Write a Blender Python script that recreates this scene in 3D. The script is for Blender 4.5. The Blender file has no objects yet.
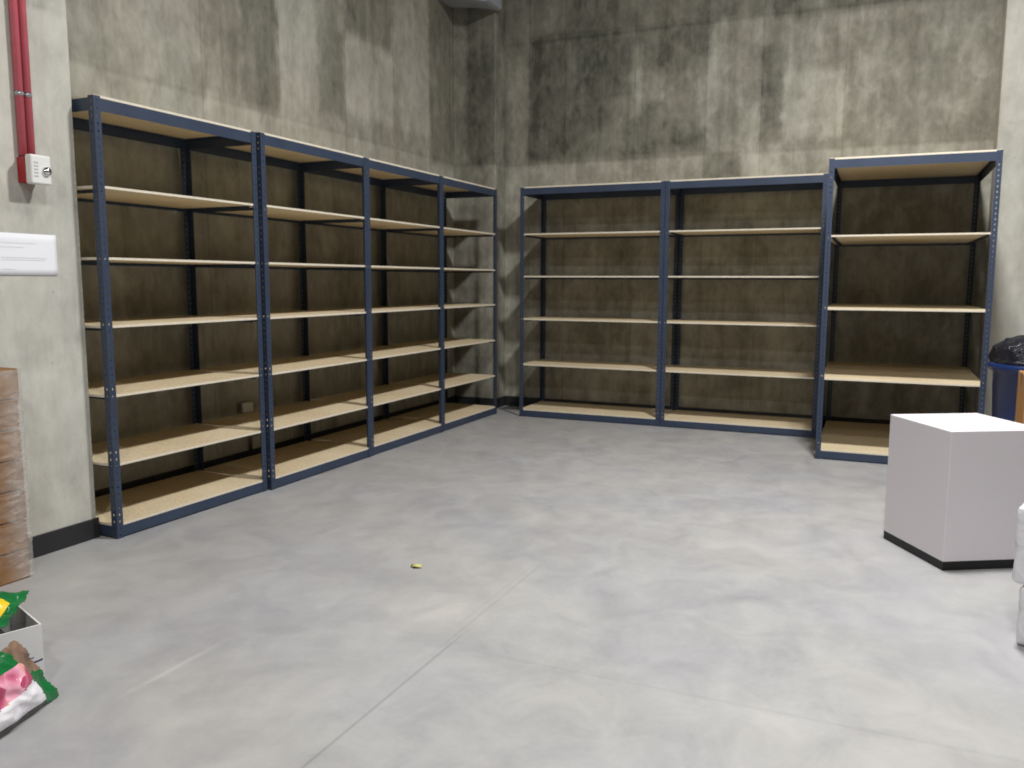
import bpy, bmesh, math, random
from mathutils import Vector, Matrix, noise
random.seed(7)
S = bpy.context.scene
C = S.collection
PI = math.pi

# ------------------------------------------------------------------ helpers
def link(o, parent=None):
    C.objects.link(o)
    if parent is not None: o.parent = parent
    return o

def obj(name, bm, mats, parent=None, smooth=False, loc=None):
    me = bpy.data.meshes.new(name)
    bmesh.ops.recalc_face_normals(bm, faces=bm.faces)
    bm.to_mesh(me); bm.free()
    if not isinstance(mats, (list, tuple)): mats = [mats]
    for m in mats: me.materials.append(m)
    if smooth:
        for p in me.polygons: p.use_smooth = True
    o = bpy.data.objects.new(name, me)
    if loc: o.location = loc
    return link(o, parent)

def empty(name, loc=(0, 0, 0), rz=0.0):
    o = bpy.data.objects.new(name, None)
    o.empty_display_size = .1
    o.location = loc; o.rotation_euler = (0, 0, rz)
    return link(o)

def tag(o, label, cat, group=None):
    o['label'] = label; o['category'] = cat
    if group: o['group'] = group
    return o

def struct(o):
    o['kind'] = 'structure'; return o

def box(bm, x0, x1, y0, y1, z0, z1, mi=0, M=None):
    vs = [bm.verts.new((x, y, z)) for x in (x0, x1) for y in (y0, y1) for z in (z0, z1)]
    if M is not None:
        for v in vs: v.co = M @ v.co
    idx = [(0, 1, 3, 2), (4, 6, 7, 5), (0, 4, 5, 1), (2, 3, 7, 6), (0, 2, 6, 4), (1, 5, 7, 3)]
    fs = []
    for f in idx:
        fc = bm.faces.new([vs[i] for i in f]); fc.material_index = mi; fs.append(fc)
    return vs, fs

def bev(bm, w, seg=2, edges=None):
    bmesh.ops.bevel(bm, geom=list(edges or bm.edges), offset=w, segments=seg, profile=.5, affect='EDGES')

def tube(bm, p0, p1, r0, r1=None, n=20, cap=True, mi=0):
    r1 = r0 if r1 is None else r1
    p0, p1 = Vector(p0), Vector(p1)
    ax = (p1 - p0).normalized()
    t = Vector((1, 0, 0)) if abs(ax.x) < .9 else Vector((0, 1, 0))
    u = ax.cross(t).normalized(); w = ax.cross(u)
    a = []; b = []
    for k in range(n):
        c, s = math.cos(2 * PI * k / n), math.sin(2 * PI * k / n)
        a.append(bm.verts.new(p0 + (u * c + w * s) * r0)); b.append(bm.verts.new(p1 + (u * c + w * s) * r1))
    for k in range(n):
        f = bm.faces.new((a[k], a[(k + 1) % n], b[(k + 1) % n], b[k])); f.material_index = mi; f.smooth = True
    if cap:
        bm.faces.new(a[::-1]).material_index = mi; bm.faces.new(b).material_index = mi

def lathe(bm, prof, n=48, wob=None, cx=0, cy=0):
    rings = []
    for j, (r, z) in enumerate(prof):
        ring = []
        for k in range(n):
            th = 2 * PI * k / n
            rr, zz = (r, z) if wob is None else wob(j, th, r, z)
            ring.append(bm.verts.new((cx + rr * math.cos(th), cy + rr * math.sin(th), zz)))
        rings.append(ring)
    for a, b in zip(rings, rings[1:]):
        for k in range(n):
            f = bm.faces.new((a[k], a[(k + 1) % n], b[(k + 1) % n], b[k])); f.smooth = True
    return rings

# ------------------------------------------------------------------ node helper
class NT:
    def __init__(s, name, rough=.6, spec=.5, metal=0.0):
        s.m = bpy.data.materials.new(name); s.m.use_nodes = True
        s.t = s.m.node_tree; s.b = s.t.nodes['Principled BSDF']
        s.b.inputs['Roughness'].default_value = rough
        s.b.inputs['Specular IOR Level'].default_value = spec
        s.b.inputs['Metallic'].default_value = metal
        s.co = s.t.nodes.new('ShaderNodeTexCoord').outputs['Object']
    def n(s, t, **kw):
        nd = s.t.nodes.new(t)
        for k, v in kw.items(): setattr(nd, k, v)
        return nd
    def put(s, sock, v):
        if isinstance(v, (int, float)): sock.default_value = v
        elif isinstance(v, (tuple, list)):
            sock.default_value = tuple(v) + ((1,) if len(v) == 3 and len(sock.default_value) == 4 else ())
        else: s.t.links.new(v, sock)
    def math(s, op, a, b=None, c=None, clamp=False):
        nd = s.n('ShaderNodeMath', operation=op, use_clamp=clamp)
        for i, v in enumerate((a, b, c)):
            if v is not None: s.put(nd.inputs[i], v)
        return nd.outputs[0]
    def xyz(s, v=None):
        nd = s.n('ShaderNodeSeparateXYZ'); s.put(nd.inputs[0], v or s.co); return nd.outputs
    def map(s, scale=(1, 1, 1), loc=(0, 0, 0)):
        nd = s.n('ShaderNodeMapping'); s.put(nd.inputs[0], s.co)
        nd.inputs['Scale'].default_value = scale; nd.inputs['Location'].default_value = loc
        return nd.outputs[0]
    def noise(s, vec, scale, detail=4, rough=.55, dist=0):
        nd = s.n('ShaderNodeTexNoise'); s.put(nd.inputs['Vector'], vec)
        nd.inputs['Scale'].default_value = scale; nd.inputs['Detail'].default_value = detail
        nd.inputs['Roughness'].default_value = rough; nd.inputs['Distortion'].default_value = dist
        return nd.outputs[0]
    def ramp(s, fac, stops, interp='LINEAR'):
        nd = s.n('ShaderNodeValToRGB'); s.put(nd.inputs[0], fac)
        cr = nd.color_ramp; cr.interpolation = interp
        while len(cr.elements) < len(stops): cr.elements.new(.5)
        for e, (p, c) in zip(cr.elements, stops):
            e.position = p; e.color = (c, c, c, 1) if isinstance(c, (int, float)) else tuple(c) + (1,)
        return nd.outputs[0]
    def mix(s, fac, a, b, mode='MIX'):
        nd = s.n('ShaderNodeMix', data_type='RGBA', blend_type=mode)
        s.put(nd.inputs[0], fac); s.put(nd.inputs[6], a); s.put(nd.inputs[7], b)
        return nd.outputs[2]
    def col(s, v): s.put(s.b.inputs['Base Color'], v)
    def bump(s, h, strength=.2, dist=.01):
        nd = s.n('ShaderNodeBump'); s.put(nd.inputs['Height'], h)
        nd.inputs['Strength'].default_value = strength; nd.inputs['Distance'].default_value = dist
        s.t.links.new(nd.outputs[0], s.b.inputs['Normal'])
    def patch(s, u, z, u0, u1, z0, z1, soft=.035):
        """0..1 mask of one formwork-board sized stain or painted-in light band, with soft ragged edges"""
        a = s.math('SUBTRACT', (u1 - u0) / 2, s.math('ABSOLUTE', s.math('SUBTRACT', u, (u0 + u1) / 2)))
        b = s.math('SUBTRACT', (z1 - z0) / 2, s.math('ABSOLUTE', s.math('SUBTRACT', z, (z0 + z1) / 2)))
        a = s.math('MULTIPLY_ADD', a, 1 / .05, .5, clamp=True)
        b = s.math('MULTIPLY_ADD', b, 1 / (2 * soft), .5, clamp=True)
        return s.math('MULTIPLY', a, b)

def lin(r, g, b):
    f = lambda c: (c / 255 / 12.92) if c / 255 <= .04045 else ((c / 255 + .055) / 1.055) ** 2.4
    return (f(r), f(g), f(b))

def plain(name, c, rough=.5, spec=.5, metal=0.0, var=.06, scale=6, bump=0):
    t = NT(name, rough, spec, metal)
    nz = t.noise(t.co, scale, 5)
    k = t.ramp(nz, [(.3, 1 - var), (.7, 1 + 0 * var)])
    t.col(t.mix(1.0, c, k, 'MULTIPLY'))
    if bump: t.bump(t.noise(t.co, scale * 8, 4), bump, .004)
    return t.m

# ------------------------------------------------------------------ materials
def concrete(name, axis, light, mid, dark, patches=(), seams_z=(), seams_u=(), base=.5, contrast=1.0):
    """board-marked poured concrete; patches = (u0,u1,z0,z1,amount) of darker (<0) or paler (>0) cement, or light painted in behind the shelves"""
    t = NT(name, .85, .25)
    o = t.xyz(); u = o['XY'.index(axis)]; z = o[2]
    sc = (6.5, 6.5, .5)
    streak = t.noise(t.map(sc), 1.0, 6, .62, .3)
    fine = t.noise(t.map((22, 22, 9)), 1.0, 3, .6)
    cloud = t.noise(t.map((2.2, 2.2, 1.7), (3, 1, 7)), 1.0, 7, .62, .5)
    wob = t.noise(t.map((4, 4, 4)), 1.0, 6, .7)
    uu = t.math('MULTIPLY_ADD', wob, .20, t.math('SUBTRACT', u, .10))
    zz = t.math('MULTIPLY_ADD', wob, .10, t.math('SUBTRACT', z, .05))
    v = t.math('MULTIPLY_ADD', streak, .65 * contrast, base - .325 * contrast)
    v = t.math('MULTIPLY_ADD', t.math('SUBTRACT', cloud, .5), .75 * contrast, v)
    v = t.math('MULTIPLY_ADD', t.math('SUBTRACT', fine, .5), .22 * contrast, v)
    mott = t.noise(t.map((9, 9, 6), (1, 6, 3)), 1.0, 6, .65, .4)
    v = t.math('MULTIPLY_ADD', t.math('SUBTRACT', mott, .5), .85 * contrast, v)
    for (u0, u1, z0, z1, amt) in patches:
        v = t.math('MULTIPLY_ADD', t.patch(uu, zz, u0, u1, z0, z1), amt, v)
    for sz in seams_z:
        e = t.math('MULTIPLY_ADD', t.math('ABSOLUTE', t.math('SUBTRACT', z, sz)), -1 / .03, 1, clamp=True)
        v = t.math('MULTIPLY_ADD', e, -.10, v)
    for su in seams_u:
        e = t.math('MULTIPLY_ADD', t.math('ABSOLUTE', t.math('SUBTRACT', u, su)), -1 / .012, 1, clamp=True)
        v = t.math('MULTIPLY_ADD', e, -.14, v)
    c = t.ramp(v, [(0.0, dark), (.5, mid), (1.0, light)])
    hue = t.noise(t.map((2.2, 2.2, .5), (9, 4, 2)), 1.0, 4, .6)
    warm = t.ramp(hue, [(.35, (.98, 1.0, .975)), (.65, (1.025, 1.0, .95))])
    c = t.mix(.8, c, warm, 'MULTIPLY')
    # bug holes
    vor = t.n('ShaderNodeTexVoronoi'); t.put(vor.inputs['Vector'], t.co); vor.inputs['Scale'].default_value = 5
    hole = t.ramp(vor.outputs['Distance'], [(.02, .75), (.045, 1.0)])
    c = t.mix(1.0, c, hole, 'MULTIPLY')
    t.col(c)
    t.bump(t.math('ADD', t.math('MULTIPLY', fine, .5), cloud), .25, .012)
    return t.m

WL, WM, WD = lin(182, 180, 171), lin(134, 132, 122), lin(76, 77, 69)
BACK_P = [(.12, 2.02, 2.655, 3.92, -.20), (.12, .53, 2.66, 3.98, -.14), (.68, 1.27, 3.25, 3.87, -.12),
          (1.52, 2.01, 3.45, 3.83, -.12), (1.24, 1.36, 3.05, 3.75, .22), (1.30, 1.60, 3.2, 3.5, .26), (1.5, 1.95, 3.0, 3.22, .14), (1.93, 2.03, 2.9, 3.6, .22),
          (.10, 2.8, 3.90, 4.6, -.22), (1.99, 2.53, 2.66, 3.9, .04), (2.52, 2.72, 2.72, 3.6, -.20),
          (2.74, 3.27, 2.72, 3.35, .22), (2.6, 4.6, 3.85, 4.6, -.24), (3.28, 4.55, 2.62, 3.8, -.04),
          (-.3, 5, 2.30, 2.64, .16), (2.0, 2.35, 2.3, 2.64, -.22), (-.3, 5, -.1, 2.25, .14), (-.3, .12, 2.6, 4.5, -.06),  # wide band below shelf-top height: light in the bays lifted into the wall colour
          (.9, 1.3, .5, 1.9, -.14), (2.2, 2.5, .3, 2.0, -.12), (3.4, 4.2, .2, 2.2, -.10), (1.5, 1.9, .2, 1.2, .10)]
LEFT_P = [(0, 1.45, 2.7, 3.4, .04), (1.46, 1.82, 2.7, 3.9, -.14), (1.85, 2.25, 2.68, 3.7, -.26), (2.27, 2.73, 2.63, 3.9, .16),
          (2.76, 3.13, 2.8, 3.5, -.14), (3.15, 3.91, 3.55, 4.6, -.22), (3.13, 3.93, 2.85, 3.5, .16), (3.95, 4.62, 2.85, 4.4, .14),
          (4.63, 5.2, 2.6, 4.8, -.20), (0, 5.2, 2.25, 2.66, .14), (0, 5.2, -.1, 2.2, .08), (.7, 1.1, .5, 2, -.10),  # full-length lower band brightens the shaded wall behind the units by colour
          (1.9, 2.3, .8, 2.1, .06), (2.9, 3.3, .3, 2.1, -.10)]
M = {}
M['back'] = concrete('stained_concrete_back', 'X', WL, WM, WD, BACK_P, (2.64, 3.89), (.125, .53, 1.28, 2.0, 2.53, 3.27), .52)
M['left'] = concrete('stained_concrete_left', 'Y', WL, WM, WD, LEFT_P, (2.66,), (1.45, 2.26, 3.14, 3.93, 4.62), .62, .85)
M['column'] = concrete('stained_concrete_column', 'X', WL, WM, WD, [(-.50, -.165, 2.64, 5, -.26)], (2.64,), (), .48)
M['pier'] = concrete('pale_concrete_pier', 'Y', lin(206, 205, 198), lin(176, 175, 168), lin(112, 114, 110),
                     [(-.9, .1, 2.72, 4, -.16), (-.40, -.18, .95, 1.12, -.16), (-.16, .0, 1.05, 1.3, -.14), (-.34, -.10, .5, .62, -.10),
                      (-.42, -.22, 1.70, 1.86, -.12), (-.14, .02, 1.7, 2.0, -.10)], (2.72,), (), .62, .85)
M['plainwall'] = concrete('plain_concrete', 'X', lin(140, 138, 132), lin(118, 116, 110), lin(92, 92, 86), (), (), (), .6, .6)

def floor_mat():
    t = NT('polished_concrete_floor', .42, .35)
    o = t.xyz(); x, y = o[0], o[1]
    a = t.noise(t.map((.75, 1.1, 1)), 1.0, 7, .6, .5)
    b = t.noise(t.map((4.2, 3.4, 1), (4, 2, 0)), 1.0, 7, .68, .5)
    d = t.noise(t.map((40, 40, 1)), 1.0, 3, .6)
    v = t.math('MULTIPLY_ADD', t.math('SUBTRACT', a, .5), .6, .55)
    v = t.math('MULTIPLY_ADD', t.math('SUBTRACT', b, .5), .75, v)
    v = t.math('MULTIPLY_ADD', t.math('SUBTRACT', d, .5), .12, v)
    c = t.ramp(v, [(0, lin(118, 118, 120)), (.36, lin(149, 149, 151)), (.60, lin(164, 164, 163)), (1, lin(184, 183, 179))])
    hue = t.noise(t.map((1.2, 1.2, 1), (7, 7, 0)), 1.0, 3, .5)
    c = t.mix(1.0, c, t.ramp(hue, [(.35, (.985, .985, 1.02)), (.65, (1.01, 1.0, .98))]), 'MULTIPLY')
    def line(coord, p, w, amt, lo, hi, other):
        e = t.math('MULTIPLY_ADD', t.math('ABSOLUTE', t.math('SUBTRACT', coord, p)), -1 / w, 1, clamp=True)
        g = t.math('MULTIPLY', t.math('MULTIPLY_ADD', t.math('SUBTRACT', other, lo), 4, 0, clamp=True),
                   t.math('MULTIPLY_ADD', t.math('SUBTRACT', hi, other), 4, 0, clamp=True))
        return t.math('MULTIPLY', t.math('MULTIPLY', e, g), amt)
    l1 = t.math('MAXIMUM', line(x, 2.238, .009, .34, -6, -.22, y), t.math('MAXIMUM', line(x, 2.215, .008, .16, -.6, .75, y), line(x, 2.18, .006, .10, -.35, .6, y)))
    l2 = line(y, -.43, .012, .10, 2.24, 6, x)
    c = t.mix(l1, c, lin(84, 84, 84)); c = t.mix(l2, c, lin(84, 84, 84))
    # pale scuff
    l3 = line(x, 1.42, .02, .25, -1.3, -.7, y)
    c = t.mix(l3, c, lin(215, 215, 212))
    t.col(c)
    t.put(t.b.inputs['Roughness'], t.ramp(b, [(.3, .36), (.7, .52)]))
    t.bump(t.math('ADD', d, b), .05, .004)
    return t.m
M['floor'] = floor_mat()

def steel():
    t = NT('blue_grey_painted_steel', .45, .45)
    nz = t.noise(t.map((4, 4, 2)), 1.0, 4)
    t.col(t.ramp(nz, [(.3, lin(46, 57, 77)), (.7, lin(54, 66, 87))]))
    return t.m
M['steel'] = steel()

def particle():
    t = NT('particle_board', .7, .25)
    a = t.noise(t.map((60, 60, 60)), 1.0, 3, .7)
    b = t.noise(t.map((2, 2, 2)), 1.0, 4)
    v = t.math('MULTIPLY_ADD', t.math('SUBTRACT', b, .5), .5, a)
    t.col(t.ramp(v, [(.25, lin(188, 170, 137)), (.5, lin(208, 192, 160)), (.8, lin(224, 210, 182))]))
    return t.m
M['board'] = particle()
def boardedge():
    t = NT('pale_board_edge', .7, .25)
    a = t.noise(t.map((70, 70, 70)), 1.0, 3, .7)
    t.col(t.ramp(a, [(.3, lin(204, 196, 180)), (.7, lin(226, 219, 203))]))
    return t.m
M['edge'] = boardedge()
M['rubber'] = plain('black_vinyl_base', lin(42, 43, 46), .45, .4, var=.2)
M['white'] = plain('white_laminate', lin(224, 219, 223), .4, .4, var=.03, scale=2)
M['black'] = plain('black_plinth', lin(22, 22, 22), .5, .4)
M['navy'] = plain('navy_plastic', lin(20, 44, 94), .38, .5, var=.15)
M['red'] = plain('red_paint', lin(165, 28, 34), .4, .5)
M['redpipe'] = plain('red_conduit_paint', lin(218, 106, 120), .4, .5, var=.15, scale=12)
M['offwhite'] = plain('white_plastic', lin(226, 226, 222), .35, .5, var=.03)
M['chrome'] = plain('chrome', lin(225, 225, 230), .12, .5, 1.0, var=.02)
M['zinc'] = plain('zinc', lin(190, 192, 196), .35, .5, 1.0, var=.1, scale=15)
M['greymetal'] = plain('grey_metal', lin(186, 192, 204), .45, .5, .3, var=.1)
M['darkmetal'] = plain('dark_grille', lin(30, 32, 36), .6, .3)
M['paper'] = plain('white_paper', lin(236, 238, 243), .8, .2, var=.02, scale=9)
M['ink'] = plain('faded_print', lin(226, 228, 234), .8, .2, var=.06, scale=60)
M['pen'] = plain('dark_blue_marker', lin(60, 66, 100), .7, .2, var=.3, scale=60)
M['carton'] = plain('white_cardboard', lin(214, 214, 214), .75, .25, var=.05, scale=5)
M['cartonin'] = plain('grey_cardboard_inside', lin(150, 146, 140), .85, .2, var=.1, scale=8)
M['cardtan'] = plain('brown_cardboard', lin(176, 130, 80), .8, .2, var=.12, scale=7)
M['darkcloth'] = plain('dark_wrapped_goods', lin(48, 46, 54), .5, .5, var=.4, scale=12)
M['yellow'] = plain('yellow_scrap', lin(196, 192, 128), .6, .3)

def cardboard_stack():
    t = NT('stacked_brown_cardboard', .75, .25)
    o = t.xyz()
    a = t.noise(t.map((5, 5, 18)), 1.0, 4, .6)
    w = t.math('MULTIPLY_ADD', t.noise(t.map((3, 3, 1)), 1.0, 3), .02, o[2])
    f = t.math('FRACT', t.math('MULTIPLY', w, 1 / .142))
    seam = t.ramp(f, [(0, .72), (.05, 1.0), (.95, 1.0), (1, .72)])
    c = t.ramp(a, [(.3, lin(118, 82, 48)), (.7, lin(150, 112, 72))])
    t.col(t.mix(1.0, c, seam, 'MULTIPLY'))
    return t.m
M['cardstack'] = cardboard_stack()

def film():
    t = NT('clear_stretch_film', .18, .6)
    t.col(lin(230, 226, 220))
    o = t.xyz()
    nz = t.noise(t.map((9, 8, 20)), 1.0, 5, .6, 1.2)
    wraps = t.math('MULTIPLY_ADD', t.math('SUBTRACT', o[1], 1.02), 1 / .10, 0, clamp=True)   # layers bunch up round the end
    al = t.math('ADD', t.math('MULTIPLY', t.ramp(nz, [(.45, .03), (.72, .30)]), t.math('MULTIPLY_ADD', wraps, .7, .5)), t.math('MULTIPLY', wraps, .26))
    t.put(t.b.inputs['Alpha'], al)
    t.bump(nz, .6, .02)
    return t.m
M['film'] = film()
def shrink():
    t = NT('white_shrink_wrap', .22, .6)
    nz = t.noise(t.map((7, 7, 10)), 1.0, 5, .6, 1.0)
    t.col(t.ramp(nz, [(.3, lin(206, 206, 212)), (.7, lin(238, 238, 240))]))
    t.bump(nz, .5, .03)
    return t.m
M['shrink'] = shrink()
def liner():
    t = NT('black_bin_liner', .25, .6)
    nz = t.noise(t.map((9, 9, 5)), 1.0, 5, .6, 1.5)
    t.col(t.ramp(nz, [(.3, lin(12, 14, 22)), (.7, lin(28, 32, 46))]))
    t.bump(nz, .8, .05)
    return t.m
M['liner'] = liner()
def gloss_bag(name, stops, scale=6, vor=False):
    t = NT(name, .3, .5)
    if vor:
        nd = t.n('ShaderNodeTexVoronoi'); t.put(nd.inputs['Vector'], t.map((1, 1, 1)))
        nd.inputs['Scale'].default_value = scale
        sep = t.n('ShaderNodeSeparateColor'); t.put(sep.inputs[0], nd.outputs['Color'])
        f = t.math('MULTIPLY_ADD', nd.outputs['Distance'], .5, t.math('MULTIPLY', sep.outputs[0], .7))
    else:
        f = t.noise(t.co, scale, 4)
    t.col(t.ramp(f, stops))
    t.bump(t.noise(t.map((14, 14, 14)), 1.0, 4, .6, .8), .35, .02)
    return t.m
M['bag_green'] = gloss_bag('green_glossy_film', [(.3, lin(6, 80, 38)), (.7, lin(16, 122, 60))])
M['bag_white'] = gloss_bag('white_glossy_film', [(.3, lin(220, 218, 226)), (.7, lin(242, 240, 244))])
M['bag_pink'] = gloss_bag('pink_printed_film', [(.1, lin(210, 100, 80)), (.3, lin(168, 50, 84)), (.5, lin(184, 70, 108)),
                                              (.68, lin(236, 170, 190)), (.85, lin(214, 150, 70))], 13, True)
M['bag_yellow'] = gloss_bag('yellow_glossy_film', [(.3, lin(214, 176, 20)), (.7, lin(240, 208, 40))])
M['bag_dark'] = gloss_bag('dark_green_film', [(.3, lin(14, 34, 26)), (.7, lin(30, 54, 42))])
M['bag_tan'] = gloss_bag('tan_printed_film', [(.3, lin(104, 80, 66)), (.7, lin(150, 124, 104))], 20)

# ------------------------------------------------------------------ the room   (X = along the back wall, Y = towards it)
YB, XL, XP = 5.385, -.662, -.155       # back wall, recessed left wall, pier face
H = 6.0; XR, YR = 9.0, -8.0
bm = bmesh.new(); box(bm, -1.2, XR + .3, YR - .3, YB + .3, -.2, 0)
struct(obj('floor', bm, M['floor']))
bm = bmesh.new(); box(bm, -1.2, XR + .3, YR - .3, YB + .3, H, H + .2)
struct(obj('ceiling', bm, M['plainwall']))
bm = bmesh.new(); box(bm, XL - .3, XL, .0, YB, 0, H)
struct(obj('wall_left', bm, M['left']))
bm = bmesh.new(); box(bm, XL - .3, XP, YR, 0, 0, H); bev(bm, .008, 1)
struct(obj('wall_left_pier', bm, M['pier']))
bm = bmesh.new(); box(bm, XL, XP, 5.13, YB, 0, H); bev(bm, .008, 1)
struct(obj('wall_corner_column', bm, M['column']))
bm = bmesh.new(); box(bm, XL - .3, XR + .3, YB, YB + .3, 0, H)
struct(obj('wall_back', bm, M['back']))
bm = bmesh.new(); box(bm, 4.50, 5.35, 5.12, YB, 0, H); bev(bm, .008, 1)
struct(obj('wall_back_pier', bm, M['pier']))
bm = bmesh.new(); box(bm, XR, XR + .3, YR, YB, 0, H)
struct(obj('wall_right', bm, M['plainwall']))
bm = bmesh.new(); box(bm, XL - .3, XR + .3, YR - .3, YR, 0, H)
struct(obj('wall_rear', bm, M['plainwall']))
BH, BT = .112, .008
def base(name, x0, x1, y0, y1):
    bm = bmesh.new(); box(bm, x0, x1, y0, y1, 0, BH); bev(bm, .003, 1)
    struct(obj(name, bm, M['rubber']))
base('baseboard_left', XP, XP + BT, YR, BT)
base('baseboard_left_recess', XL, XL + BT, BT, 5.12)
base('baseboard_left_column', XL + BT, XP + BT, 5.13 - BT, 5.13)
base('baseboard_left_corner', XP, XP + BT, 5.13, YB)
base('baseboard_back', XP + BT, 4.50, YB - BT, YB)
base('baseboard_back_pier', 4.49, 5.36, 5.12 - BT, 5.12)

# ------------------------------------------------------------------ shelving
UH = 2.333
PW = .041
def post_bm(h):
    """slotted steel angle: two flanges, one keyhole slot every pitch"""
    bm = bmesh.new()
    pitch = .0381; n = int(h / pitch)
    zs = [0]
    for k in range(n):
        zs += [k * pitch + .012, k * pitch + .0235]
    zs.append(h)
    cols = [0, .0165, .0245, PW]
    for ax in (0, 1):
        grid = [[bm.verts.new((c, 0, z) if ax == 0 else (0, c, z)) for c in cols] for z in zs]
        for j in range(len(zs) - 1):
            for i in range(3):
                if i == 1 and j % 2 == 1: continue
                bm.faces.new((grid[j][i], grid[j][i + 1], grid[j + 1][i + 1], grid[j + 1][i]))
    bmesh.ops.remove_doubles(bm, verts=bm.verts, dist=1e-5)
    # thickness inwards
    for f in bm.faces:
        f.normal_update()
        c = f.calc_center_median()
        want = Vector((0, -1, 0)) if abs(f.normal.y) > .5 else Vector((-1, 0, 0))
        if f.normal.dot(want) < 0: f.normal_flip()
    return bm
def make_post_mesh():
    bm = post_bm(UH - .004)
    me = bpy.data.meshes.new('post'); bm.to_mesh(me); bm.free()
    me.materials.append(M['steel']); return me
POST = make_post_mesh()
T = .0025
def angle_beam(bm, p0, p1, inward, z0, z1, lip=.028):
    """steel angle from p0 to p1 (2-D), upright flange z0..z1 and a lip at the top turned inward"""
    (xa, ya), (xb, yb) = p0, p1
    ix, iy = inward
    def slab(w, za, zb):
        xs = sorted((xa, xb, xa + ix * w, xb + ix * w)); ys = sorted((ya, yb, ya + iy * w, yb + iy * w))
        box(bm, xs[0], xs[-1], ys[0], ys[-1], za, zb)
    slab(.0022, z0, z1 - .0022); slab(lip, z1 - .0022, z1)
def shelving_unit(loc, rz, W, D, levels, label, group):
    u = empty('shelving_unit', loc, rz)
    tag(u, label, 'shelving unit', group)
    for k, (x, y) in enumerate(((0, 0), (W, 0), (W, D), (0, D))):
        p = bpy.data.objects.new('post', POST); link(p, u)
        p.location = (x, y, 0); p.rotation_euler = (0, 0, k * PI / 2)
        md = p.modifiers.new('thick', 'SOLIDIFY'); md.thickness = .002; md.offset = -1
    bt = .014
    for nm, zb in (('top_beam', UH - bt), ('bottom_beam', levels[-1] - bt)):
        z0 = max(.008, zb - .064)
        e = T + .0003
        g = PW + .001
        for (p0, p1, inw, out) in (((e, e), (W - e, e), (0, 1), (0, -1)), ((e, D - e), (W - e, D - e), (0, -1), (0, 1)),
                                   ((e, g), (e, D - g), (1, 0), (-1, 0)), ((W - e, g), (W - e, D - g), (-1, 0), (1, 0))):
            bm = bmesh.new(); angle_beam(bm, p0, p1, inw, z0, zb - .0005)
            obj(nm, bm, M['steel'], u)
    for k, z in enumerate([UH] + list(levels)):
        bm = bmesh.new()
        mid = 0 < k < len(levels)
        bt2 = .014 if mid else bt
        e = T + .0008
        box(bm, e, W - e, e, D - e, z - bt2, z)
        for f in bm.faces:
            f.normal_update()
            if abs(f.normal.z) < .5: f.material_index = 1
        bev(bm, .0012, 1)
        obj('shelf_board', bm, [M['board'], M['edge']], u)
        if mid:
            zs = z - bt2 - .0005
            for (p0, p1, inw) in (((.045, .03), (.045, D - .03), (1, 0)), ((W - .045, .03), (W - .045, D - .03), (-1, 0)),
                                  ((e + .001, D - e - .001), (W - e - .001, D - e - .001), (0, -1))):
                bm = bmesh.new(); angle_beam(bm, p0, p1, inw, zs - .017, zs, .022)
                obj('shelf_support', bm, M['steel'], u)
    return u

LV = [1.879, 1.512, 1.155, .785, .412, .081]
lefts = [((-.026, .016), (.000, 1.196)), ((.022, 1.213), (.026, 2.408)), ((.018, 2.415), (.018, 3.618)), ((.010, 3.623), (.010, 4.812))]
llab = ['blue steel shelving unit nearest the red conduit, first of four along left wall', '',
        'third blue steel shelving unit from the red conduit along left wall',
        'blue steel seven-board shelving unit at the inner end of left wall, beside the corner']
llab[1] = 'second blue steel shelving unit from the red conduit along left wall'
for (a, b), lb, dd in zip(lefts, llab, (.605, .63, .63, .63)):
    dx, dy = b[0] - a[0], b[1] - a[1]
    shelving_unit((a[0], a[1], 0), math.atan2(dy, dx), math.hypot(dx, dy), dd, LV, lb, 'tall seven-board shelving along the left wall')
BV = [1.870, 1.447, 1.014, .547, .081]
shelving_unit((.294, 4.757, 0), 0, 1.478, .605, BV, 'blue steel six-board shelving unit on back wall, nearest the corner', 'six-board shelving along the back wall')
shelving_unit((1.778, 4.752, 0), 0, 1.425, .605, BV, 'blue steel six-board shelving unit between corner unit and the deep shelving', 'six-board shelving along the back wall')
shelving_unit((3.262, 3.815, 0), math.radians(.4), 1.155, 1.50, [1.753, 1.194, .648, .081],
              'deep blue steel shelving unit with five boards behind the white cabinet', None)

# ------------------------------------------------------------------ outlet box behind the shelves
ob = empty('outlet_box', (XL, 1.735, .405)); tag(ob, 'small grey outlet box on left wall behind the first shelving unit', 'outlet')
bm = bmesh.new(); box(bm, 0, .045, -.06, .06, 0, .085); bev(bm, .006, 2); obj('box_body', bm, M['zinc'], ob)
bm = bmesh.new(); box(bm, .045, .049, -.052, .052, .008, .077); bev(bm, .0015, 1)
for zz in (.026, .06): tube(bm, (.049, 0, zz), (.052, 0, zz), .014, n=16)
obj('cover_plate', bm, M['offwhite'], ob)
bm = bmesh.new(); tube(bm, (.02, .045, -.295), (.02, .045, 0), .012, n=16); obj('conduit', bm, M['zinc'], ob)

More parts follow.
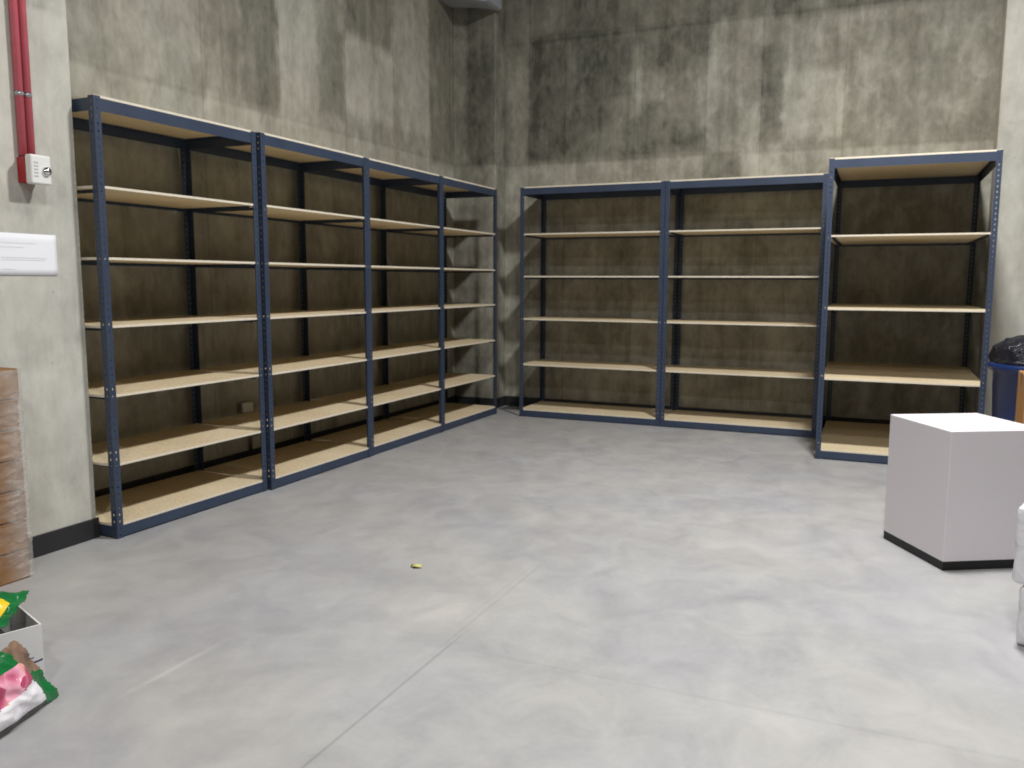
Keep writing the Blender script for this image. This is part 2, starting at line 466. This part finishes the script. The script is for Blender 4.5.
# ------------------------------------------------------------------ fire alarm, conduits, notice
fa = empty('fire_alarm', (XP, -.27, 1.855)); tag(fa, 'white fire alarm strobe on red back box, at foot of the red conduits', 'fire alarm')
bm = bmesh.new(); box(bm, 0, .062, -.062, .034, .004, .126); bev(bm, .006, 2); obj('back_box', bm, M['red'], fa)
bm = bmesh.new(); box(bm, .062, .108, -.066, .042, -.004, .136); bev(bm, .010, 3); obj('housing', bm, M['offwhite'], fa)
bm = bmesh.new(); lathe(bm, [(.0, .022), (.013, .020), (.021, .012), (.024, 0)], 24)
bmesh.ops.transform(bm, matrix=Matrix.Translation((.108, .012, .060)) @ Matrix.Rotation(PI / 2, 4, 'Y'), verts=bm.verts)
obj('strobe_lens', bm, M['chrome'], fa)
bm = bmesh.new()
for k in range(5): box(bm, .108, .1095, -.052, -.03, .03 + k * .016, .036 + k * .016)
obj('sounder_slot', bm, M['greymetal'], fa)
for k, yy in enumerate((-.310, -.267)):
    bm = bmesh.new(); tube(bm, (XP + .022, yy, 1.99), (XP + .022, yy, H - .01), .0185, n=20)
    c = obj('conduit', bm, M['redpipe'])
    tag(c, ['red painted conduit running up the pier, left one of the pair', 'red painted conduit running up the pier, right one of the pair'][k], 'conduit', 'red conduits above the fire alarm')
    bm = bmesh.new(); tube(bm, (XP + .022, yy, 2.268), (XP + .022, yy, 2.288), .0205, n=20)
    tube(bm, (XP + .040, yy, 2.278), (XP + .046, yy, 2.278), .007, n=12)
    obj('pipe_strap', bm, M['zinc'], c)
nt = empty('notice', (XP + .002, -.475, 1.414)); tag(nt, 'white paper notice with faint print taped to the concrete pier', 'notice')
bm = bmesh.new()
N = 12
gr = [[bm.verts.new((.001, i / N * .328, j / 6 * .204)) for i in range(N + 1)] for j in range(7)]
for j in range(6):
    for i in range(N): bm.faces.new((gr[j][i], gr[j][i + 1], gr[j + 1][i + 1], gr[j + 1][i]))
o = obj('sheet', bm, M['paper'], nt, True); md = o.modifiers.new('t', 'SOLIDIFY'); md.thickness = .0006
bm = bmesh.new()
for (y0, y1, z0, z1) in ((.03, .22, .155, .160), (.03, .15, .135, .139), (.03, .27, .084, .090), (.03, .26, .074, .079), (.03, .10, .03, .034)):
    box(bm, .0018, .0021, y0, y1, z0, z1)
obj('faint_print', bm, M['ink'], nt)

# ------------------------------------------------------------------ metal housing high in the corner
fx = empty('metal_housing', (-.38, 4.93, 4.235)); tag(fx, 'grey metal housing mounted high in the corner, cut by top edge', 'wall fixture')
bm = bmesh.new()
pr = [(-.36, .10), (-.36, .045), (.02, 0.0), (.26, -.06), (.30, -.05), (.30, .45), (-.36, .45)]
a = [bm.verts.new((x, -.14, z)) for x, z in pr]; b = [bm.verts.new((x, .19, z)) for x, z in pr]
bm.faces.new(a); bm.faces.new(b[::-1])
for k in range(len(pr)): bm.faces.new((a[k], a[(k + 1) % len(pr)], b[(k + 1) % len(pr)], b[k]))
bev(bm, .006, 2); obj('casing', bm, M['greymetal'], fx)
bm = bmesh.new(); box(bm, -.30, -.20, -.146, -.139, .075, .20); bev(bm, .002, 1); obj('vent_slot', bm, M['darkmetal'], fx)
bm = bmesh.new(); box(bm, -.365, .03, -.152, -.138, .035, .058, M=Matrix.Rotation(math.radians(0), 4, 'Y')); bev(bm, .003, 1); obj('lower_lip', bm, M['offwhite'], fx)

# ------------------------------------------------------------------ white cabinet
d1 = Vector((-.25, .428)).normalized()      # along the left face (X,Y), away from the front corner
d2 = Vector((d1.y, -d1.x))                   # along the right face
ang = math.atan2(d2.y, d2.x)
cb = empty('white_cabinet', (4.029, 1.307, 0), ang); tag(cb, 'plain white box cabinet on black plinth, standing on open floor at right', 'cabinet')
bm = bmesh.new(); box(bm, 0, .50, 0, .525, .045, .690); bev(bm, .004, 2); obj('cabinet_body', bm, M['white'], cb)
bm = bmesh.new(); box(bm, .004, .494, .004, .528, 0, .0445); obj('plinth', bm, M['black'], cb)

# ------------------------------------------------------------------ wrapped packs at the right edge
def rounded_pack(name, loc, rz, sx, sy, sz, amp, mat, seed):
    bm = bmesh.new(); box(bm, 0, sx, 0, sy, 0, sz); bev(bm, .02, 3)
    bmesh.ops.subdivide_edges(bm, edges=bm.edges, cuts=5, use_grid_fill=True)
    bmesh.ops.triangulate(bm, faces=[f for f in bm.faces if len(f.verts) > 4])
    for v in bm.verts:
        if v.co.z > .012:
            n = noise.noise_vector(v.co * 9 + Vector((seed, 0, 0)))
            v.co += n * amp
            v.co.z = max(v.co.z, .004)
    return obj(name, bm, mat, None, True, loc)
wrot = math.radians(-16)
p1 = rounded_pack('wrapped_pack', (4.235, .48, 0), wrot, .42, .34, .235, .006, M['shrink'], 3)
p1.rotation_euler.z = wrot; tag(p1, 'white plastic-wrapped pack on the floor at right edge, lower of two', 'pack', 'white wrapped packs at the right edge')
p2 = rounded_pack('wrapped_pack', (4.21, .49, .240), wrot, .44, .34, .31, .007, M['shrink'], 9)
p2.rotation_euler.z = wrot; tag(p2, 'taller white plastic-wrapped pack at right edge, upper of two', 'pack', 'white wrapped packs at the right edge')

# ------------------------------------------------------------------ bin
bn = empty('trash_bin', (4.69, 3.42, 0)); tag(bn, 'navy blue trash bin with black liner, behind the white cabinet', 'trash bin')
bm = bmesh.new()
prof = [(0, .012), (.20, .012), (.235, 0), (.245, .03), (.262, .40), (.285, .80), (.312, .81), (.314, .845), (.300, .86), (.275, .85), (.262, .5), (.24, .05), (0, .05)]
lathe(bm, prof, 56, lambda j, th, r, z: (r * (1 + .008 * math.cos(th * 14) * (1 if j in (3, 4) else 0)), z))
obj('bin_body', bm, M['navy'], bn, True)
bm = bmesh.new()
for s in (-1, 1):
    box(bm, -.07, .07, s * .318 - .025, s * .318 + .025, .70, .79)
bev(bm, .012, 2); obj('bin_handle', bm, M['navy'], bn)
bm = bmesh.new()
def wob(j, th, r, z):
    q = noise.noise(Vector((math.cos(th) * 2.2, math.sin(th) * 2.2, j * .55)))
    q2 = noise.noise(Vector((math.cos(th) * 6, math.sin(th) * 6, j * 1.1 + 5)))
    return r * (1 + .05 * q + .03 * q2) + (.006 if j < 4 else 0), z + .022 * q + .014 * q2
lp = [(.296, .858), (.300, .864), (.302, .872), (.304, .895), (.300, .925), (.290, .96), (.262, .99), (.215, 1.015), (.15, 1.03), (.08, 1.03), (.03, 1.02), (0.004, 1.015)]
lathe(bm, lp, 72, wob); obj('bin_liner', bm, M['liner'], bn, True)

# ------------------------------------------------------------------ brown carton beside the bin
bc = empty('cardboard_carton', (4.512, 2.72, 0), 0); tag(bc, 'brown cardboard carton at right edge in front of the navy bin', 'box')

# ------------------------------------------------------------------ cardboard bundle by the pier
cs = empty('cardboard_stack', (XP + .016, -1.72, 0)); tag(cs, 'film-wrapped bundle of brown cardboard standing against the pier, behind the white carton', 'cardboard')
bm = bmesh.new()
for k in range(7):
    z0, z1 = k * .142, k * .142 + .139
    j = random.uniform(-.004, .004)
    box(bm, .004, .218 + j, .01, 1.155 + random.uniform(-.006, .004), z0 + (.002 if k else .0), z1)
bev(bm, .006, 2)
obj('cardboard', bm, M['cardstack'], cs)
bm = bmesh.new()
NZ, NP = 60, 56
path = []
x0, x1, y0, y1 = .0, .226, 0, 1.164
for k in range(NP):
    s = k / NP * 4
    if s < 1: p = (x1, y0 + (y1 - y0) * s)
    elif s < 2: p = (x1 - (x1 - x0) * (s - 1), y1)
    elif s < 3: p = (x0, y1 - (y1 - y0) * (s - 2))
    else: p = (x0 + (x1 - x0) * (s - 3), y0)
    path.append(p)
rows = []
for j in range(NZ + 1):
    z = .012 + j / NZ * .976
    row = []
    for k, (x, y) in enumerate(path):
        n = noise.noise(Vector((x * 14, y * 10 + z * 6, z * 22)))
        f = 1 if x > .1 else .2
        row.append(bm.verts.new((x + .007 * abs(n) * f, y + (.008 * n if y > 1.1 else 0), z)))
    rows.append(row)
for j in range(NZ):
    for k in range(NP): bm.faces.new((rows[j][k], rows[j][(k + 1) % NP], rows[j + 1][(k + 1) % NP], rows[j + 1][k]))
obj('stretch_film', bm, M['film'], cs, True)

# ------------------------------------------------------------------ white open carton
e1 = Vector((-.34, -.94)).normalized()       # along the printed face, leftwards
ca = math.atan2(-e1.y, -e1.x)                # local +x runs back to the right corner
ct = empty('white_carton', (1.147, -1.303, 0), ca); tag(ct, 'white open-topped carton with dark pen marks, between the two green bags', 'box')
CW, CD, CH = .46, .34, .236
wt = .006
bm = bmesh.new()
box(bm, -CW, 0, 0, wt, 0, CH); box(bm, -CW, 0, CD - wt, CD, 0, CH)
box(bm, -CW, -CW + wt, wt, CD - wt, 0, CH); box(bm, -wt, 0, wt, CD - wt, 0, CH); box(bm, -CW + wt, -wt, wt, CD - wt, 0, wt)
obj('carton_body', bm, M['carton'], ct)
bm = bmesh.new()
def stroke(pts, w):
    for (xa, za), (xb, zb) in zip(pts, pts[1:]):
        L = math.hypot(xb - xa, zb - za); th = math.atan2(zb - za, xb - xa)
        Mx = Matrix.Translation((xa, -.0006, za)) @ Matrix.Rotation(-th, 4, 'Y')
        box(bm, 0, L, -.0004, .0004, -w / 2, w / 2, M=Mx)
stroke([(-.105, .118), (-.06, .122), (-.03, .128)], .0025)
stroke([(-.048, .108), (-.015, .112), (-.004, .114)], .005)
stroke([(-.10, .090), (-.055, .093)], .002)
obj('pen_marks', bm, M['pen'], ct)

# ------------------------------------------------------------------ printed bags
def pillow_bag(name, Mx, L, Wd, T_, zone, mats, label, seed, group=None, crimp=.028, slump=0.0):
    """sealed pillow pouch: L long, Wd wide, T_ thick; flat crimped seals at both ends; zone(u,v,face) -> material"""
    bm = bmesh.new(); NU, NV = 72, 44
    def pt(u, v, side):
        x = u * L / 2; y = v * Wd / 2
        ex = max(0., 1 - max(0., (abs(x) - (L / 2 - crimp - .10)) / .10)) if abs(x) < L / 2 - crimp else 0.
        ex = math.sin(min(1, ex) * PI / 2) ** .8 if ex > 0 else 0
        prof = max(0., 1 - abs(v) ** 2.6) ** .6
        n = noise.noise(Vector((u * 3.1 + seed, v * 2.3, side * 2.)))
        n2 = noise.noise(Vector((u * 9 + seed, v * 4.5, side * 3.3)))
        z = side * T_ / 2 * ex * prof * (1 + .30 * n + .12 * n2)
        if abs(x) >= L / 2 - crimp - .004: z += .006 * math.sin(v * 9 + seed) + side * .0006
        zig = .004 * (1 if int((v + 1) * 26) % 2 else -1) if abs(u) > .999 else 0
        y2 = y * (1 - .10 * ex * (1 - .3 * n))
        return Vector((x + zig * (1 if u > 0 else -1) - slump * v, y2, z))
    for side in (1, -1):
        g = [[bm.verts.new(pt(-1 + 2 * i / NU, -1 + 2 * j / NV, side)) for i in range(NU + 1)] for j in range(NV + 1)]
        for j in range(NV):
            for i in range(NU):
                u, v = -1 + 2 * (i + .5) / NU, -1 + 2 * (j + .5) / NV
                f = bm.faces.new((g[j][i], g[j][i + 1], g[j + 1][i + 1], g[j + 1][i])); f.smooth = True
                f.material_index = zone(u, v, side)
    bmesh.ops.remove_doubles(bm, verts=bm.verts, dist=.0004)
    bmesh.ops.transform(bm, matrix=Mx, verts=bm.verts)
    zmin = min(v.co.z for v in bm.verts)
    o = obj(name, bm, mats, None, True)
    o.modifiers.new('s', 'SUBSURF').levels = 1
    tag(o, label, 'bag', group)
    return o, zmin
def frame_matrix(o, ax, ay):
    ax = Vector(ax).normalized(); ay = Vector(ay); ay = (ay - ax * ay.dot(ax)).normalized(); az = ax.cross(ay)
    m = Matrix((ax, ay, az)).transposed().to_4x4(); m.translation = Vector(o); return m

def zone1(u, v, s):
    w = .06 * noise.noise(Vector((u * 4, v * 4, 1)))
    if u > .90: return 0 if v < .0 else 4
    if u > .74 + w: return 0 if v < .1 else 4
    if v < -.86: return 3
    if v < -.22 + .30 * (u - .3) + w: return 1
    if v < .55 + w: return 2
    return 0
bag1_axis = Vector((-.263, .965, 0))
cen = Vector((1.234, -1.317, 0)) - bag1_axis * .26 + Vector((-.026, -.007, .122)) - bag1_axis * .055
b1, zm = pillow_bag('printed_bag', frame_matrix(cen, bag1_axis, (-.21, -.057, 1.0)), .52, .25, .09, zone1,
                    [M['bag_green'], M['bag_white'], M['bag_pink'], M['bag_dark'], M['bag_tan']],
                    'glossy green, white and pink printed bag on floor leaning on the white carton', 2.0, slump=.055)
b1.location.z -= zm - .003
def zone2(u, v, s):
    w = .08 * noise.noise(Vector((u * 4, v * 4, 7)))
    if v < .25 + w and u < .84: return 1
    return 0
b2, zm2 = pillow_bag('printed_bag', frame_matrix((.882, -1.422, .280), (.85, .52, .0), (-.52, .85, .22)), .40, .21, .09, zone2,
                     [M['bag_green'], M['bag_yellow']], 'glossy green and yellow bag lying on top of the open white carton', 6.0)
# dark goods inside the carton
bm = bmesh.new(); box(bm, -.40, -.07, .03, .30, .012, .20); bev(bm, .03, 3)
dk = obj('dark_parcel', bm, M['darkcloth'], None, True); dk.location = ct.location; dk.rotation_euler = (0, 0, ca)
tag(dk, 'dark wrapped parcel inside the open white carton', 'parcel')

# ------------------------------------------------------------------ scrap on the floor
bm = bmesh.new()
pts = [(0, 0), (.03, -.012), (.058, .004), (.05, .03), (.02, .04), (-.006, .022)]
vs = [bm.verts.new((x, y, .003 + .010 * abs(math.sin(k * 1.7)))) for k, (x, y) in enumerate(pts)]
cv = bm.verts.new((.026, .014, .016))
for k in range(6): bm.faces.new((vs[k], vs[(k + 1) % 6], cv))
sc = obj('paper_scrap', bm, M['yellow'], None, True, (1.645, .285, 0)); md = sc.modifiers.new('t', 'SOLIDIFY'); md.thickness = .0015
tag(sc, 'tiny crumpled yellow scrap on the floor in middle of room', 'scrap')

# brown carton
CX, CY, CZ = .5, .33, .838
bm = bmesh.new(); box(bm, 0, CX, 0, CY, 0, CZ); bev(bm, .006, 2); obj('carton_body', bm, M['cardtan'], bc)
bm = bmesh.new(); box(bm, .0, CX, CY / 2 - .025, CY / 2 + .025, CZ, CZ + .0008); box(bm, -.0008, 0, CY / 2 - .025, CY / 2 + .025, CZ - .12, CZ); obj('packing_tape', bm, M['bag_tan'], bc)

# ------------------------------------------------------------------ light
def area(name, loc, sx, sy, e, col=(1, .97, .92)):
    l = bpy.data.lights.new(name, 'AREA'); l.shape = 'RECTANGLE'; l.size = sx; l.size_y = sy; l.energy = e; l.color = col
    o = bpy.data.objects.new(name, l); o.location = loc; link(o); return o
LC = (1.0, .985, .975)
for y, e in ((1.5, 385), (-2.1, 130), (-4.8, 150)):
    area('ceiling_lamp', (3.8, y, 5.2), .45, .45, e, LC)
w = bpy.data.worlds.new('World'); S.world = w; w.use_nodes = True
w.node_tree.nodes['Background'].inputs[0].default_value = (.5, .52, .55, 1); w.node_tree.nodes['Background'].inputs[1].default_value = .05

# ------------------------------------------------------------------ camera (solved from the photograph's vanishing geometry)
f, p, r, h, a = 838.2568, .122371, .0032377, 1.39616, .4162945
cam = bpy.data.cameras.new('Camera'); cam.sensor_width = 36; cam.lens = f / 1024 * 36; cam.clip_start = .05
cam.dof.use_dof = True; cam.dof.focus_distance = 1.6; cam.dof.aperture_fstop = 8.0   # the photograph is slightly out of focus
co = bpy.data.objects.new('Camera', cam); link(co)
hor = Vector((-math.sin(a), math.cos(a), 0)); R = Vector((math.cos(a), math.sin(a), 0))
fw = hor * math.cos(p) - Vector((0, 0, 1)) * math.sin(p)
up = hor * math.sin(p) + Vector((0, 0, 1)) * math.cos(p)
ex = R * math.cos(r) + up * math.sin(r); eu = up * math.cos(r) - R * math.sin(r)
m = Matrix((ex, eu, -fw)).transposed().to_4x4(); m.translation = Vector((3.7042, -3.1481, h))
co.matrix_world = m
S.camera = co
vs_ = S.view_settings
vs_.view_transform = 'Standard'; vs_.look = 'None'; vs_.gamma = 1; vs_.use_curve_mapping = False; vs_.exposure = -0.12
